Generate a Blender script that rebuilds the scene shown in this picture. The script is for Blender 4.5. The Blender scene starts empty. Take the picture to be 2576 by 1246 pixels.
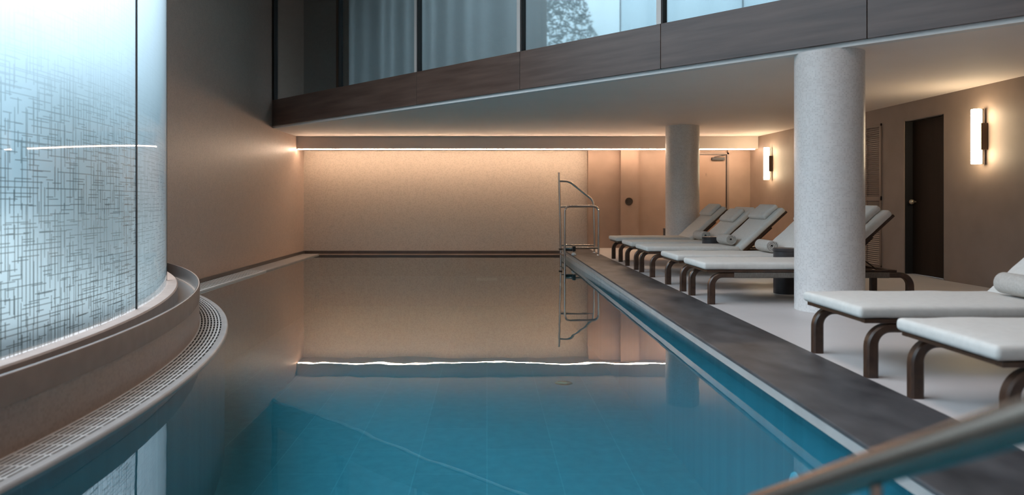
import bpy, bmesh, math, random
from mathutils import Vector, Matrix

random.seed(7)
C = bpy.context.scene.collection
S = bpy.context.scene
PI = math.pi

# ------------------------------------------------------------------ camera
cam_d = bpy.data.cameras.new('camera')
cam = bpy.data.objects.new('camera', cam_d)
C.objects.link(cam)
cam.location = (0, 0, 1.0)
cam.rotation_euler = (PI / 2, 0, 0)
cam_d.sensor_fit = 'HORIZONTAL'
cam_d.sensor_width = 36.0
cam_d.lens = 36.0 * 1830 / 2576
cam_d.shift_x = (1288 - 1225) / 2576
cam_d.shift_y = (507 - 623) / 2576
cam_d.clip_start = 0.05
cam_d.clip_end = 300
cam_d.dof.use_dof = True
cam_d.dof.focus_distance = 8.5
cam_d.dof.aperture_fstop = 1.7
S.camera = cam

# ------------------------------------------------------------------ world, exposure
W = bpy.data.worlds.new('sky')
S.world = W
W.use_nodes = True
wn = W.node_tree.nodes
wl = W.node_tree.links
wn.clear()
wo = wn.new('ShaderNodeOutputWorld')
wb = wn.new('ShaderNodeBackground')
tc = wn.new('ShaderNodeTexCoord')
sx = wn.new('ShaderNodeSeparateXYZ')
rp = wn.new('ShaderNodeValToRGB')
er = rp.color_ramp.elements
er[0].position = 0.0
er[0].color = (0.028, 0.044, 0.053, 1)
er[1].position = 0.12
er[1].color = (0.070, 0.096, 0.112, 1)
e4 = er.new(0.30)
e4.color = (0.30, 0.345, 0.385, 1)
e3 = er.new(0.55)
e3.color = (0.88, 0.91, 0.985, 1)
wl.new(tc.outputs['Generated'], sx.inputs[0])
wl.new(sx.outputs['Z'], rp.inputs[0])
wl.new(rp.outputs[0], wb.inputs['Color'])
wb.inputs['Strength'].default_value = 9.2
wl.new(wb.outputs[0], wo.inputs['Surface'])

S.view_settings.view_transform = 'Standard'
S.view_settings.look = 'None'
S.view_settings.gamma = 1.0
S.view_settings.use_curve_mapping = False
S.view_settings.exposure = 0.0
LED_POWER = 124.0
SCONCE_POWER = 34.0

cy = S.cycles
cy.use_denoising = True
cy.adaptive_threshold = 0.03
cy.max_bounces = 8
cy.diffuse_bounces = 4
cy.glossy_bounces = 4
cy.transmission_bounces = 6
cy.transparent_max_bounces = 12
cy.caustics_reflective = False
cy.caustics_refractive = True
cy.sample_clamp_indirect = 6.0

# ------------------------------------------------------------------ key measures (metres; deck at z=0)
ZC = 2.36            # ceiling under the gallery
ZT = 6.0             # atrium ceiling
XL = -3.98           # left wall
YB = 15.80           # mosaic back wall
YR = 15.64           # plain back wall right of the pool
def xr(y): return 5.98 - 0.0205 * y      # right wall
ZW = -0.146          # water level
CX, CY = -10.72, 3.70                    # centre of the curved glass
RG, RP0, RP1, RGR = 8.32, 8.50, 8.61, 8.86
DS = 9.5             # gallery edge runs along x + y = DS

# ------------------------------------------------------------------ materials
def newmat(name):
    m = bpy.data.materials.new(name)
    m.use_nodes = True
    nt = m.node_tree
    nt.nodes.clear()
    out = nt.nodes.new('ShaderNodeOutputMaterial')
    return m, nt.nodes, nt.links, out

def coords(N, L, axes):
    t = N.new('ShaderNodeTexCoord')
    if axes == 'uv':
        return t.outputs['UV']
    if axes == 'obj':
        return t.outputs['Object']
    s = N.new('ShaderNodeSeparateXYZ')
    c = N.new('ShaderNodeCombineXYZ')
    L.new(t.outputs['Object'], s.inputs[0])
    L.new(s.outputs[axes[0].upper()], c.inputs[0])
    L.new(s.outputs[axes[1].upper()], c.inputs[1])
    return c.outputs[0]

def mul(N, L, vec, sc):
    m = N.new('ShaderNodeMapping')
    m.inputs['Scale'].default_value = sc
    L.new(vec, m.inputs['Vector'])
    return m.outputs[0]

def rgb(c): return (c[0], c[1], c[2], 1)

def pbr(name, col, rough=0.5, metal=0.0, col2=None, scale=6.0, stretch=(1, 1, 1), bump=0.0, bscale=60.0, axes='obj', spec=0.5, detail=6.0, lo=0.35, hi=0.65):
    m, N, L, out = newmat(name)
    b = N.new('ShaderNodeBsdfPrincipled')
    b.inputs['Base Color'].default_value = rgb(col)
    b.inputs['Roughness'].default_value = rough
    b.inputs['Metallic'].default_value = metal
    b.inputs['Specular IOR Level'].default_value = spec
    L.new(b.outputs[0], out.inputs['Surface'])
    v = coords(N, L, axes)
    if col2 is not None:
        n = N.new('ShaderNodeTexNoise')
        n.inputs['Scale'].default_value = scale
        n.inputs['Detail'].default_value = detail
        L.new(mul(N, L, v, stretch), n.inputs['Vector'])
        r = N.new('ShaderNodeValToRGB')
        r.color_ramp.elements[0].position = lo
        r.color_ramp.elements[0].color = rgb(col)
        r.color_ramp.elements[1].position = hi
        r.color_ramp.elements[1].color = rgb(col2)
        L.new(n.outputs['Fac'], r.inputs[0])
        L.new(r.outputs[0], b.inputs['Base Color'])
    if bump:
        n2 = N.new('ShaderNodeTexNoise')
        n2.inputs['Scale'].default_value = bscale
        n2.inputs['Detail'].default_value = 4
        L.new(mul(N, L, v, stretch), n2.inputs['Vector'])
        bp = N.new('ShaderNodeBump')
        bp.inputs['Strength'].default_value = 1.0
        bp.inputs['Distance'].default_value = bump
        L.new(n2.outputs['Fac'], bp.inputs['Height'])
        L.new(bp.outputs[0], b.inputs['Normal'])
    return m

def mosaic(name, c1, c2, mortar, size, axes, row=None, off=0.0, rough=0.4, patch=0.08, msz=0.0012, bump=0.0006, spec=0.5):
    m, N, L, out = newmat(name)
    b = N.new('ShaderNodeBsdfPrincipled')
    b.inputs['Roughness'].default_value = rough
    b.inputs['Specular IOR Level'].default_value = spec
    v = coords(N, L, axes)
    t = N.new('ShaderNodeTexBrick')
    t.offset = off
    t.squash = 1.0
    t.inputs['Scale'].default_value = 1.0
    t.inputs['Brick Width'].default_value = size
    t.inputs['Row Height'].default_value = row or size
    t.inputs['Mortar Size'].default_value = msz
    t.inputs['Mortar Smooth'].default_value = 0.2
    t.inputs['Bias'].default_value = -0.35
    t.inputs['Color1'].default_value = rgb(c1)
    t.inputs['Color2'].default_value = rgb(c2)
    t.inputs['Mortar'].default_value = rgb(mortar)
    L.new(v, t.inputs['Vector'])
    n = N.new('ShaderNodeTexNoise')
    n.inputs['Scale'].default_value = 9.0
    n.inputs['Detail'].default_value = 5
    L.new(v, n.inputs['Vector'])
    hs = N.new('ShaderNodeMath')
    hs.operation = 'MULTIPLY_ADD'
    L.new(n.outputs['Fac'], hs.inputs[0])
    hs.inputs[1].default_value = patch * 2
    hs.inputs[2].default_value = 1 - patch
    mx = N.new('ShaderNodeMix')
    mx.data_type = 'RGBA'
    mx.blend_type = 'MULTIPLY'
    mx.inputs[0].default_value = 1
    L.new(t.outputs['Color'], mx.inputs[6])
    L.new(hs.outputs[0], mx.inputs[7])
    L.new(mx.outputs[2], b.inputs['Base Color'])
    bp = N.new('ShaderNodeBump')
    bp.inputs['Strength'].default_value = 0.6
    bp.inputs['Distance'].default_value = bump
    bp.invert = True
    L.new(t.outputs['Fac'], bp.inputs['Height'])
    L.new(bp.outputs[0], b.inputs['Normal'])
    L.new(b.outputs[0], out.inputs['Surface'])
    return m

def emit(name, col, s):
    m, N, L, out = newmat(name)
    e = N.new('ShaderNodeEmission')
    e.inputs['Color'].default_value = rgb(col)
    e.inputs['Strength'].default_value = s
    L.new(e.outputs[0], out.inputs['Surface'])
    return m

M = {}
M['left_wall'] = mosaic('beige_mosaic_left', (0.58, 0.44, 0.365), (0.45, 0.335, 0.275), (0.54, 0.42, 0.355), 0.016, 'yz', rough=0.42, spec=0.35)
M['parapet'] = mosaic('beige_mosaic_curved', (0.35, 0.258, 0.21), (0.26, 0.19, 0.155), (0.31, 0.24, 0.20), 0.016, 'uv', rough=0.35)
M['back_wall'] = mosaic('cream_mosaic', (0.52, 0.435, 0.365), (0.375, 0.31, 0.255), (0.48, 0.415, 0.35), 0.020, 'xz', rough=0.45)
M['column'] = mosaic('white_mosaic', (0.70, 0.68, 0.665), (0.54, 0.515, 0.50), (0.76, 0.745, 0.73), 0.0150, 'uv', rough=0.35, msz=0.0011)
M['brown_wall'] = pbr('brown_plaster', (0.33, 0.228, 0.176), 0.6, col2=(0.29, 0.202, 0.156), scale=3.0, bump=0.0006, bscale=120)
M['right_wall'] = pbr('brown_plaster_cool_lit', (0.285, 0.212, 0.174), 0.6, col2=(0.25, 0.187, 0.153), scale=3.0, bump=0.0006, bscale=120)  # same brown plaster, with its cooler, dimmer light put into the colour
M['plaster'] = pbr('white_plaster', (0.84, 0.745, 0.685), 0.8, col2=(0.82, 0.725, 0.665), scale=1.5)
M['plaster_edge'] = pbr('plaster_edge', (0.72, 0.70, 0.68), 0.7)
M['deck'] = pbr('pale_microcement', (0.60, 0.565, 0.555), 0.45, col2=(0.56, 0.53, 0.52), scale=2.0, bump=0.0003, bscale=200)
M['coping'] = pbr('dark_basalt', (0.020, 0.020, 0.023), 0.50, col2=(0.090, 0.088, 0.093), scale=5.0, stretch=(1, 0.5, 1), bump=0.0005, bscale=160, detail=9, lo=0.3, hi=0.72)
M['pale_stone'] = pbr('pale_stone', (0.43, 0.41, 0.39), 0.4, col2=(0.37, 0.35, 0.335), scale=5)
M['skirt'] = pbr('dark_skirting', (0.055, 0.042, 0.036), 0.3, col2=(0.075, 0.058, 0.05), scale=4)
M['fascia'] = pbr('dark_stained_wood', (0.066, 0.037, 0.028), 0.28, col2=(0.150, 0.094, 0.074), scale=3.0, stretch=(0.35, 4.0, 1), axes='uv', detail=9, lo=0.25, hi=0.8, bump=0.0003, bscale=12, spec=0.6)
M['wood'] = pbr('walnut', (0.036, 0.017, 0.010), 0.34, col2=(0.066, 0.033, 0.019), scale=8, stretch=(2, 8, 2))
M['webbing'] = pbr('woven_webbing', (0.17, 0.145, 0.125), 0.8, col2=(0.11, 0.095, 0.08), scale=40, stretch=(6, 1, 1))
M['cushion'] = pbr('white_canvas', (0.67, 0.65, 0.615), 0.85, col2=(0.63, 0.61, 0.575), scale=25, bump=0.0012, bscale=35)
M['towel'] = pbr('terry_towel', (0.52, 0.49, 0.455), 0.95, col2=(0.45, 0.425, 0.39), scale=60, bump=0.003, bscale=140)
M['black'] = pbr('black_lacquer', (0.020, 0.019, 0.020), 0.35)
M['rubber'] = pbr('black_rubber', (0.015, 0.014, 0.014), 0.6)
M['charcoal'] = pbr('charcoal_metal', (0.035, 0.032, 0.034), 0.38, col2=(0.05, 0.045, 0.047), scale=10)
M['rail_metal'] = pbr('steel_brown_reflection', (0.30, 0.235, 0.195), 0.26, 1.0)  # steel, with the brown ceiling reflection put into the metal colour
M['steel'] = pbr('stainless_steel', (0.60, 0.57, 0.54), 0.18, 1.0)
M['brushed'] = pbr('brushed_steel', (0.62, 0.61, 0.60), 0.30, 1.0, bump=0.0002, bscale=50, stretch=(1, 1, 12))
M['aluminium'] = pbr('pale_aluminium', (0.55, 0.51, 0.48), 0.4, 0.25)
M['bronze'] = pbr('dark_bronze', (0.055, 0.034, 0.022), 0.4, 0.4)
M['grille'] = pbr('white_grille', (0.68, 0.67, 0.65), 0.45)
M['ledge'] = pbr('sandy_render', (0.31, 0.222, 0.178), 0.6, col2=(0.27, 0.193, 0.155), scale=8)
M['gutter'] = pbr('dark_gutter', (0.03, 0.028, 0.026), 0.7)
M['door_dark'] = pbr('dark_walnut_door', (0.016, 0.0085, 0.005), 0.6, col2=(0.022, 0.0115, 0.0065), scale=4, stretch=(2, 2, 0.3), spec=0.15)
M['door_brown'] = pbr('brown_door', (0.30, 0.195, 0.142), 0.5, col2=(0.27, 0.178, 0.13), scale=3)
M['knob'] = pbr('pale_brass', (0.55, 0.46, 0.34), 0.3, 0.8)
M['vent'] = pbr('taupe_metal', (0.20, 0.145, 0.115), 0.5)
M['white_plastic'] = pbr('white_plastic', (0.8, 0.8, 0.78), 0.35)
M['pool'] = mosaic('pool_stone', (0.36, 0.385, 0.39), (0.30, 0.325, 0.335), (0.43, 0.455, 0.46), 1.2, 'yx', row=0.6, off=0.5, rough=0.6, patch=0.22, msz=0.006)
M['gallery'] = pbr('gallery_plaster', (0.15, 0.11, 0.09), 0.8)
M['grass'] = pbr('garden_ground', (0.07, 0.085, 0.08), 0.9, col2=(0.10, 0.115, 0.11), scale=1.0)
M['bark'] = pbr('bark', (0.035, 0.04, 0.035), 0.9)
M['leaf'] = pbr('foliage', (0.025, 0.038, 0.036), 0.8, col2=(0.06, 0.078, 0.066), scale=5)
M['led'] = emit('led_warm', (1.0, 0.715, 0.50), LED_POWER)
M['opal'] = emit('opal_glow', (1.0, 0.80, 0.52), SCONCE_POWER)
M['porthole'] = pbr('porthole_glass', (0.02, 0.014, 0.012), 0.12)

def fresnel(N, L, ior, normal=None):
    """thin-sheet Fresnel: the same from both sides"""
    g = N.new('ShaderNodeNewGeometry')
    x = N.new('ShaderNodeMapRange')
    x.inputs['To Min'].default_value = ior
    x.inputs['To Max'].default_value = 1.0 / ior
    L.new(g.outputs['Backfacing'], x.inputs['Value'])
    f = N.new('ShaderNodeFresnel')
    L.new(x.outputs[0], f.inputs['IOR'])
    if normal is not None: L.new(normal, f.inputs['Normal'])
    return f.outputs[0]

def mat_water():
    m, N, L, out = newmat('pool_water')
    t = coords(N, L, 'obj')
    n = N.new('ShaderNodeTexNoise')
    n.inputs['Scale'].default_value = 1.6
    n.inputs['Detail'].default_value = 2.5
    L.new(mul(N, L, t, (1.0, 0.55, 1)), n.inputs['Vector'])
    bp = N.new('ShaderNodeBump')
    bp.inputs['Strength'].default_value = 1.0
    bp.inputs['Distance'].default_value = 0.0022
    L.new(n.outputs['Fac'], bp.inputs['Height'])
    lw = N.new('ShaderNodeLayerWeight')
    lw.inputs['Blend'].default_value = 0.5
    L.new(bp.outputs[0], lw.inputs['Normal'])
    fr = N.new('ShaderNodeFloatCurve')
    cv = fr.mapping.curves[0]
    cv.points[0].location = (0.0, 0.025)
    cv.points[1].location = (1.0, 1.0)
    for p in ((0.5, 0.06), (0.645, 0.14), (0.72, 0.26), (0.765, 0.40), (0.80, 0.60), (0.88, 0.80)):
        cv.points.new(*p)
    fr.mapping.update()
    L.new(lw.outputs['Facing'], fr.inputs['Value'])
    f = fr.outputs[0]
    tr = N.new('ShaderNodeBsdfTransparent')
    tr.inputs['Color'].default_value = (0.25, 0.65, 0.77, 1)
    g = N.new('ShaderNodeBsdfGlossy')
    g.inputs['Roughness'].default_value = 0.0
    L.new(bp.outputs[0], g.inputs['Normal'])
    mx = N.new('ShaderNodeMixShader')
    L.new(f, mx.inputs[0])
    L.new(tr.outputs[0], mx.inputs[1])
    L.new(g.outputs[0], mx.inputs[2])
    L.new(mx.outputs[0], out.inputs['Surface'])
    return m
M['water'] = mat_water()

def seg_layer(N, L, u, v, row, width, thick, thr, seed):
    """random dashes along u: rows `row` apart, each dash `width` long, `thick` tall"""
    cb = N.new('ShaderNodeCombineXYZ')
    au = N.new('ShaderNodeMath'); au.operation = 'ADD'; L.new(u, au.inputs[0]); au.inputs[1].default_value = seed * 1.37
    av = N.new('ShaderNodeMath'); av.operation = 'ADD'; L.new(v, av.inputs[0]); av.inputs[1].default_value = seed * 2.11
    L.new(au.outputs[0], cb.inputs[0]); L.new(av.outputs[0], cb.inputs[1])
    b = N.new('ShaderNodeTexBrick')
    b.offset = 0.37
    b.offset_frequency = 2
    b.squash = 1.5
    b.squash_frequency = 3
    b.inputs['Scale'].default_value = 1
    b.inputs['Brick Width'].default_value = width
    b.inputs['Row Height'].default_value = row
    b.inputs['Mortar Size'].default_value = 0
    b.inputs['Color1'].default_value = (0, 0, 0, 1)
    b.inputs['Color2'].default_value = (1, 1, 1, 1)
    L.new(cb.outputs[0], b.inputs['Vector'])
    g = N.new('ShaderNodeMath'); g.operation = 'GREATER_THAN'
    L.new(b.outputs['Color'], g.inputs[0]); g.inputs[1].default_value = thr
    d = N.new('ShaderNodeMath'); d.operation = 'DIVIDE'; L.new(av.outputs[0], d.inputs[0]); d.inputs[1].default_value = row
    fr = N.new('ShaderNodeMath'); fr.operation = 'FRACT'; L.new(d.outputs[0], fr.inputs[0])
    lt = N.new('ShaderNodeMath'); lt.operation = 'LESS_THAN'; L.new(fr.outputs[0], lt.inputs[0]); lt.inputs[1].default_value = thick / row
    p = N.new('ShaderNodeMath'); p.operation = 'MULTIPLY'; L.new(g.outputs[0], p.inputs[0]); L.new(lt.outputs[0], p.inputs[1])
    return p.outputs[0]

def mat_frit(name, lines=True, frost=0.08, strong=0.9):
    m, N, L, out = newmat(name)
    tl = N.new('ShaderNodeBsdfTranslucent'); tl.inputs['Color'].default_value = (0.70, 0.88, 0.96, 1)
    rf = N.new('ShaderNodeBsdfRefraction')
    bf = N.new('ShaderNodeNewGeometry')
    io = N.new('ShaderNodeMapRange'); io.inputs['To Min'].default_value = 1.18; io.inputs['To Max'].default_value = 1 / 1.18
    L.new(bf.outputs['Backfacing'], io.inputs['Value']); L.new(io.outputs[0], rf.inputs['IOR'])
    rf.inputs['Roughness'].default_value = 0.38; rf.inputs['Color'].default_value = (0.74, 0.865, 0.925, 1)
    tp = N.new('ShaderNodeBsdfTransparent'); tp.inputs['Color'].default_value = (0.70, 0.84, 0.88, 1)
    a = N.new('ShaderNodeMixShader'); a.inputs[0].default_value = frost
    L.new(rf.outputs[0], a.inputs[1]); L.new(tl.outputs[0], a.inputs[2])
    top = a.outputs[0]
    if lines:
        df = N.new('ShaderNodeBsdfDiffuse'); df.inputs['Color'].default_value = (0.10, 0.14, 0.15, 1)
        ln = N.new('ShaderNodeMixShader'); ln.inputs[0].default_value = 0.80
        L.new(tp.outputs[0], ln.inputs[1]); L.new(df.outputs[0], ln.inputs[2])
        t = N.new('ShaderNodeTexCoord')
        s = N.new('ShaderNodeSeparateXYZ'); L.new(t.outputs['UV'], s.inputs[0])
        u, v = s.outputs[0], s.outputs[1]
        layers = [seg_layer(N, L, u, v, 0.030, 0.095, 0.0042, 0.50, 1.0),
                  seg_layer(N, L, u, v, 0.047, 0.070, 0.0044, 0.50, 2.3),
                  seg_layer(N, L, v, u, 0.034, 0.085, 0.0066, 0.42, 3.1),
                  seg_layer(N, L, v, u, 0.053, 0.120, 0.0058, 0.42, 4.7)]
        cur = layers[0]
        for k in layers[1:]:
            x = N.new('ShaderNodeMath'); x.operation = 'MAXIMUM'
            L.new(cur, x.inputs[0]); L.new(k, x.inputs[1]); cur = x.outputs[0]
        mr = N.new('ShaderNodeMapRange')
        mr.interpolation_type = 'SMOOTHSTEP'
        mr.inputs['From Min'].default_value = 1.1; mr.inputs['From Max'].default_value = 1.9
        mr.inputs['To Min'].default_value = strong; mr.inputs['To Max'].default_value = strong * 0.12  # lines fade upward, imitating the glare that washes them out
        L.new(v, mr.inputs['Value'])
        x = N.new('ShaderNodeMath'); x.operation = 'MULTIPLY'
        L.new(cur, x.inputs[0]); L.new(mr.outputs[0], x.inputs[1]); cur = x.outputs[0]
        b2 = N.new('ShaderNodeMixShader')
        L.new(cur, b2.inputs[0]); L.new(top, b2.inputs[1]); L.new(ln.outputs[0], b2.inputs[2])
        top = b2.outputs[0]
    f = fresnel(N, L, 1.5)
    g = N.new('ShaderNodeBsdfGlossy'); g.inputs['Roughness'].default_value = 0.02
    e = N.new('ShaderNodeMixShader')
    L.new(f, e.inputs[0]); L.new(top, e.inputs[1]); L.new(g.outputs[0], e.inputs[2])
    L.new(e.outputs[0], out.inputs['Surface'])
    return m
M['frit'] = mat_frit('etched_glass')
M['frit_faint'] = mat_frit('etched_glass_faint', strong=0.45)  # weaker lines imitate the brightness that washes out this pane

def mat_clear(name, tint, refl):
    m, N, L, out = newmat(name)
    tp = N.new('ShaderNodeBsdfTransparent'); tp.inputs['Color'].default_value = rgb(tint)
    g = N.new('ShaderNodeBsdfGlossy'); g.inputs['Roughness'].default_value = 0.03
    g.inputs['Color'].default_value = (0.85, 0.97, 1.0, 1)
    lw = fresnel(N, L, refl)
    e = N.new('ShaderNodeMixShader')
    L.new(lw, e.inputs[0]); L.new(tp.outputs[0], e.inputs[1]); L.new(g.outputs[0], e.inputs[2])
    L.new(e.outputs[0], out.inputs['Surface'])
    return m
M['added_roof_glass'] = mat_clear('added_roof_glass_warm', (0.98, 0.86, 0.78), 1.5)  # pane of the added roof light, tinted to warm the left wall
M['clear'] = mat_clear('clear_glass', (0.82, 0.90, 0.92), 1.5)
M['gallery_glass'] = mat_clear('gallery_glass', (0.70, 0.76, 0.78), 3.0)

def mat_curtain():
    m, N, L, out = newmat('sheer_curtain')
    d = N.new('ShaderNodeBsdfDiffuse'); d.inputs['Color'].default_value = (0.6, 0.68, 0.70, 1)
    t = N.new('ShaderNodeBsdfTranslucent'); t.inputs['Color'].default_value = (0.55, 0.68, 0.72, 1)
    e = N.new('ShaderNodeMixShader'); e.inputs[0].default_value = 0.6
    L.new(d.outputs[0], e.inputs[1]); L.new(t.outputs[0], e.inputs[2]); L.new(e.outputs[0], out.inputs['Surface'])
    return m
M['curtain'] = mat_curtain()

# ------------------------------------------------------------------ mesh helpers
class MB:
    def __init__(self):
        self.v, self.f, self.uv = [], [], []
    def vert(self, p, uv=(0, 0)):
        self.v.append(tuple(p)); self.uv.append(uv)
        return len(self.v) - 1
    def quad(self, ps, uvs=None):
        i = [self.vert(p, uvs[k] if uvs else (0, 0)) for k, p in enumerate(ps)]
        self.f.append(i)
    def box(self, x0, x1, y0, y1, z0, z1):
        b = len(self.v)
        for z in (z0, z1):
            for (x, y) in ((x0, y0), (x1, y0), (x1, y1), (x0, y1)):
                self.vert((x, y, z))
        for q in ((3, 2, 1, 0), (4, 5, 6, 7), (0, 1, 5, 4), (1, 2, 6, 5), (2, 3, 7, 6), (3, 0, 4, 7)):
            self.f.append([b + k for k in q])
        return self
    def obox(self, o, ex, ey, ez, uvm=False):
        """box at corner o spanned by three edge vectors; uv in metres along ex / ez"""
        o, ex, ey, ez = Vector(o), Vector(ex), Vector(ey), Vector(ez)
        lx, lz = ex.length, ez.length
        b = len(self.v)
        for c in (0, 1):
            for (a, d) in ((0, 0), (1, 0), (1, 1), (0, 1)):
                p = o + ex * a + ey * d + ez * c
                self.vert(p, (o.x * 1.3 + a * lx, c * lz + o.x * 3.1))
        for q in ((3, 2, 1, 0), (4, 5, 6, 7), (0, 1, 5, 4), (1, 2, 6, 5), (2, 3, 7, 6), (3, 0, 4, 7)):
            self.f.append([b + k for k in q])
        return self
    def prism(self, pts, z0, z1):
        """vertical prism over a counter-clockwise polygon"""
        n = len(pts); b = len(self.v)
        for z in (z0, z1):
            for p in pts: self.vert((p[0], p[1], z))
        self.f.append([b + k for k in range(n)][::-1])
        self.f.append([b + n + k for k in range(n)])
        for k in range(n):
            j = (k + 1) % n
            self.f.append([b + k, b + j, b + n + j, b + n + k])
        return self
    def sweep(self, path, prof, up=None, closed_ends=True):
        """sweep a closed profile [(a, b)] along a path; a along side, b along up-ish normal"""
        n = len(path); k = len(prof(0) if callable(prof) else prof); b0 = len(self.v)
        for i in range(n):
            p = Vector(path[i])
            t = (Vector(path[min(i + 1, n - 1)]) - Vector(path[max(i - 1, 0)])).normalized()
            if up is not None:
                side = Vector(up)
                nrm = side.cross(t).normalized()
            else:
                ref = Vector((0, 0, 1)) if abs(t.z) < 0.95 else Vector((0, 1, 0))
                side = t.cross(ref).normalized(); nrm = side.cross(t).normalized()
            pr = prof(i / (n - 1)) if callable(prof) else prof
            for (a, c) in pr:
                self.vert(p + side * a + nrm * c)
        for i in range(n - 1):
            for j in range(k):
                j2 = (j + 1) % k
                self.f.append([b0 + i * k + j, b0 + i * k + j2, b0 + (i + 1) * k + j2, b0 + (i + 1) * k + j])
        if closed_ends:
            self.f.append([b0 + j for j in range(k)][::-1])
            self.f.append([b0 + (n - 1) * k + j for j in range(k)])
        return self
    def tube(self, path, r, seg=12):
        return self.sweep(path, [(r * math.cos(2 * PI * j / seg), r * math.sin(2 * PI * j / seg)) for j in range(seg)])
    def lathe(self, cx, cy_, prof, seg=48, uvr=None):
        """prof = [(r, z)] ; uv = (arc, z)"""
        b = len(self.v); n = len(prof)
        for j in range(seg + 1):
            a = 2 * PI * j / seg
            for (r, z) in prof:
                self.vert((cx + r * math.cos(a), cy_ + r * math.sin(a), z), (a * (uvr or r), z))
        for j in range(seg):
            for i in range(n - 1):
                self.f.append([b + j * n + i, b + (j + 1) * n + i, b + (j + 1) * n + i + 1, b + j * n + i + 1])
        return self
    def arc(self, prof, a0, a1, seg, closed=True):
        """sweep profile [(R, z)] round the curved window's centre"""
        b = len(self.v); n = len(prof)
        for j in range(seg + 1):
            a = a0 + (a1 - a0) * j / seg
            for (r, z) in prof:
                self.vert((CX + r * math.cos(a), CY + r * math.sin(a), z), (a * 8.6, z))
        m = n if closed else n - 1
        for j in range(seg):
            for i in range(m):
                i2 = (i + 1) % n
                self.f.append([b + j * n + i, b + (j + 1) * n + i, b + (j + 1) * n + i2, b + j * n + i2])
        if closed:
            self.f.append([b + i for i in range(n)])
            self.f.append([b + seg * n + i for i in range(n)][::-1])
        return self
    def build(self, name, mat, parent=None, smooth=False, bevel=0.0, bseg=2, loc=None, merge=False, angle=35):
        me = bpy.data.meshes.new(name)
        me.from_pydata(self.v, [], self.f)
        ul = me.uv_layers.new(name='UVMap')
        for lp in me.loops:
            ul.data[lp.index].uv = self.uv[lp.vertex_index]
        bm = bmesh.new(); bm.from_mesh(me)
        if merge: bmesh.ops.remove_doubles(bm, verts=bm.verts, dist=1e-5)
        bmesh.ops.recalc_face_normals(bm, faces=bm.faces)
        bm.to_mesh(me); bm.free()
        me.materials.append(mat)
        if smooth:
            me.polygons.foreach_set('use_smooth', [True] * len(me.polygons))
            me.set_sharp_from_angle(angle=math.radians(angle))
        o = bpy.data.objects.new(name, me)
        C.objects.link(o)
        if loc: o.location = loc
        if parent is not None: o.parent = parent
        if bevel:
            md = o.modifiers.new('bevel', 'BEVEL'); md.width = bevel; md.segments = bseg; md.limit_method = 'ANGLE'
            md.angle_limit = math.radians(40)
        return o

def tag(o, label=None, cat=None, group=None, kind=None):
    if label: o['label'] = label
    if cat: o['category'] = cat
    if group: o['group'] = group
    if kind: o['kind'] = kind
    return o

def empty(name, loc, rz=0.0):
    o = bpy.data.objects.new(name, None)
    o.empty_display_size = 0.1
    o.location = loc; o.rotation_euler = (0, 0, rz)
    C.objects.link(o)
    return o

def struct(name, mb, mat, **kw):
    o = mb.build(name, mat, **kw)
    o['kind'] = 'structure'
    return o

def copy_tree(o, parent=None):
    c = o.copy(); C.objects.link(c)
    if parent is not None: c.parent = parent
    for ch in [x for x in bpy.data.objects if x.parent == o]:
        copy_tree(ch, c)
    return c

def arcpt(r, deg): return (CX + r * math.cos(math.radians(deg)), CY + r * math.sin(math.radians(deg)))

# ------------------------------------------------------------------ the setting: walls, floor, ceiling
A_END = math.degrees(math.acos((XL - CX) / RG))        # glass meets the left wall
A_NEAR = -48.0

mb = MB().box(XL - 0.25, XL, 8.45, YB + 0.3, -1.3, ZT)
struct('wall_left', mb, M['left_wall'])
mb = MB().box(XL - 0.25, 2.176, YB, YB + 0.25, -1.3, 2.62)
struct('wall_back', mb, M['back_wall'])
mb = MB().prism([(2.176, YR), (2.856, YR), (2.856, YR - 0.12), (3.24, YR - 0.12), (3.24, YR), (4.26, YR), (4.26, YR + 0.05), (5.18, YR + 0.05), (5.18, YR), (5.9, YR), (5.9, YB + 0.25), (2.176, YB + 0.25)], -0.3, 2.62)
struct('wall_back.001', mb, M['brown_wall'])
# right wall with an opening for the dark door
YD0, YD1, ZD = 9.22, 10.055, 2.11
def rwall(y0, y1, z0, z1, m=M['brown_wall'], name='wall_right'):
    q = MB().prism([(xr(y0), y0), (xr(y0) + 0.3, y0), (xr(y1) + 0.3, y1), (xr(y1), y1)], z0, z1)
    return q
mb = rwall(-2.6, YD0, -0.3, ZT)
for (y0, y1, z0, z1) in ((YD1, 16.0, -0.3, ZT), (YD0, YD1, ZD, ZT)):
    q = rwall(y0, y1, z0, z1); b = len(mb.v); mb.v += q.v; mb.uv += q.uv; mb.f += [[k + b for k in f] for f in q.f]
struct('wall_right', mb, M['right_wall'])
struct('wall_rear', MB().box(-5.3, 6.3, -2.85, -2.6, -0.3, ZT), M['brown_wall'])
# gallery back wall (upper storey) with a wide unseen opening added to light the curtain
mb = MB().box(XL - 0.25, -0.2, YB, YB + 0.25, 2.62, ZT).box(5.0, 6.2, YB, YB + 0.25, 2.62, ZT).box(-0.2, 5.0, YB, YB + 0.25, 5.2, ZT)
struct('wall_upper', mb, M['gallery'])

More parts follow.
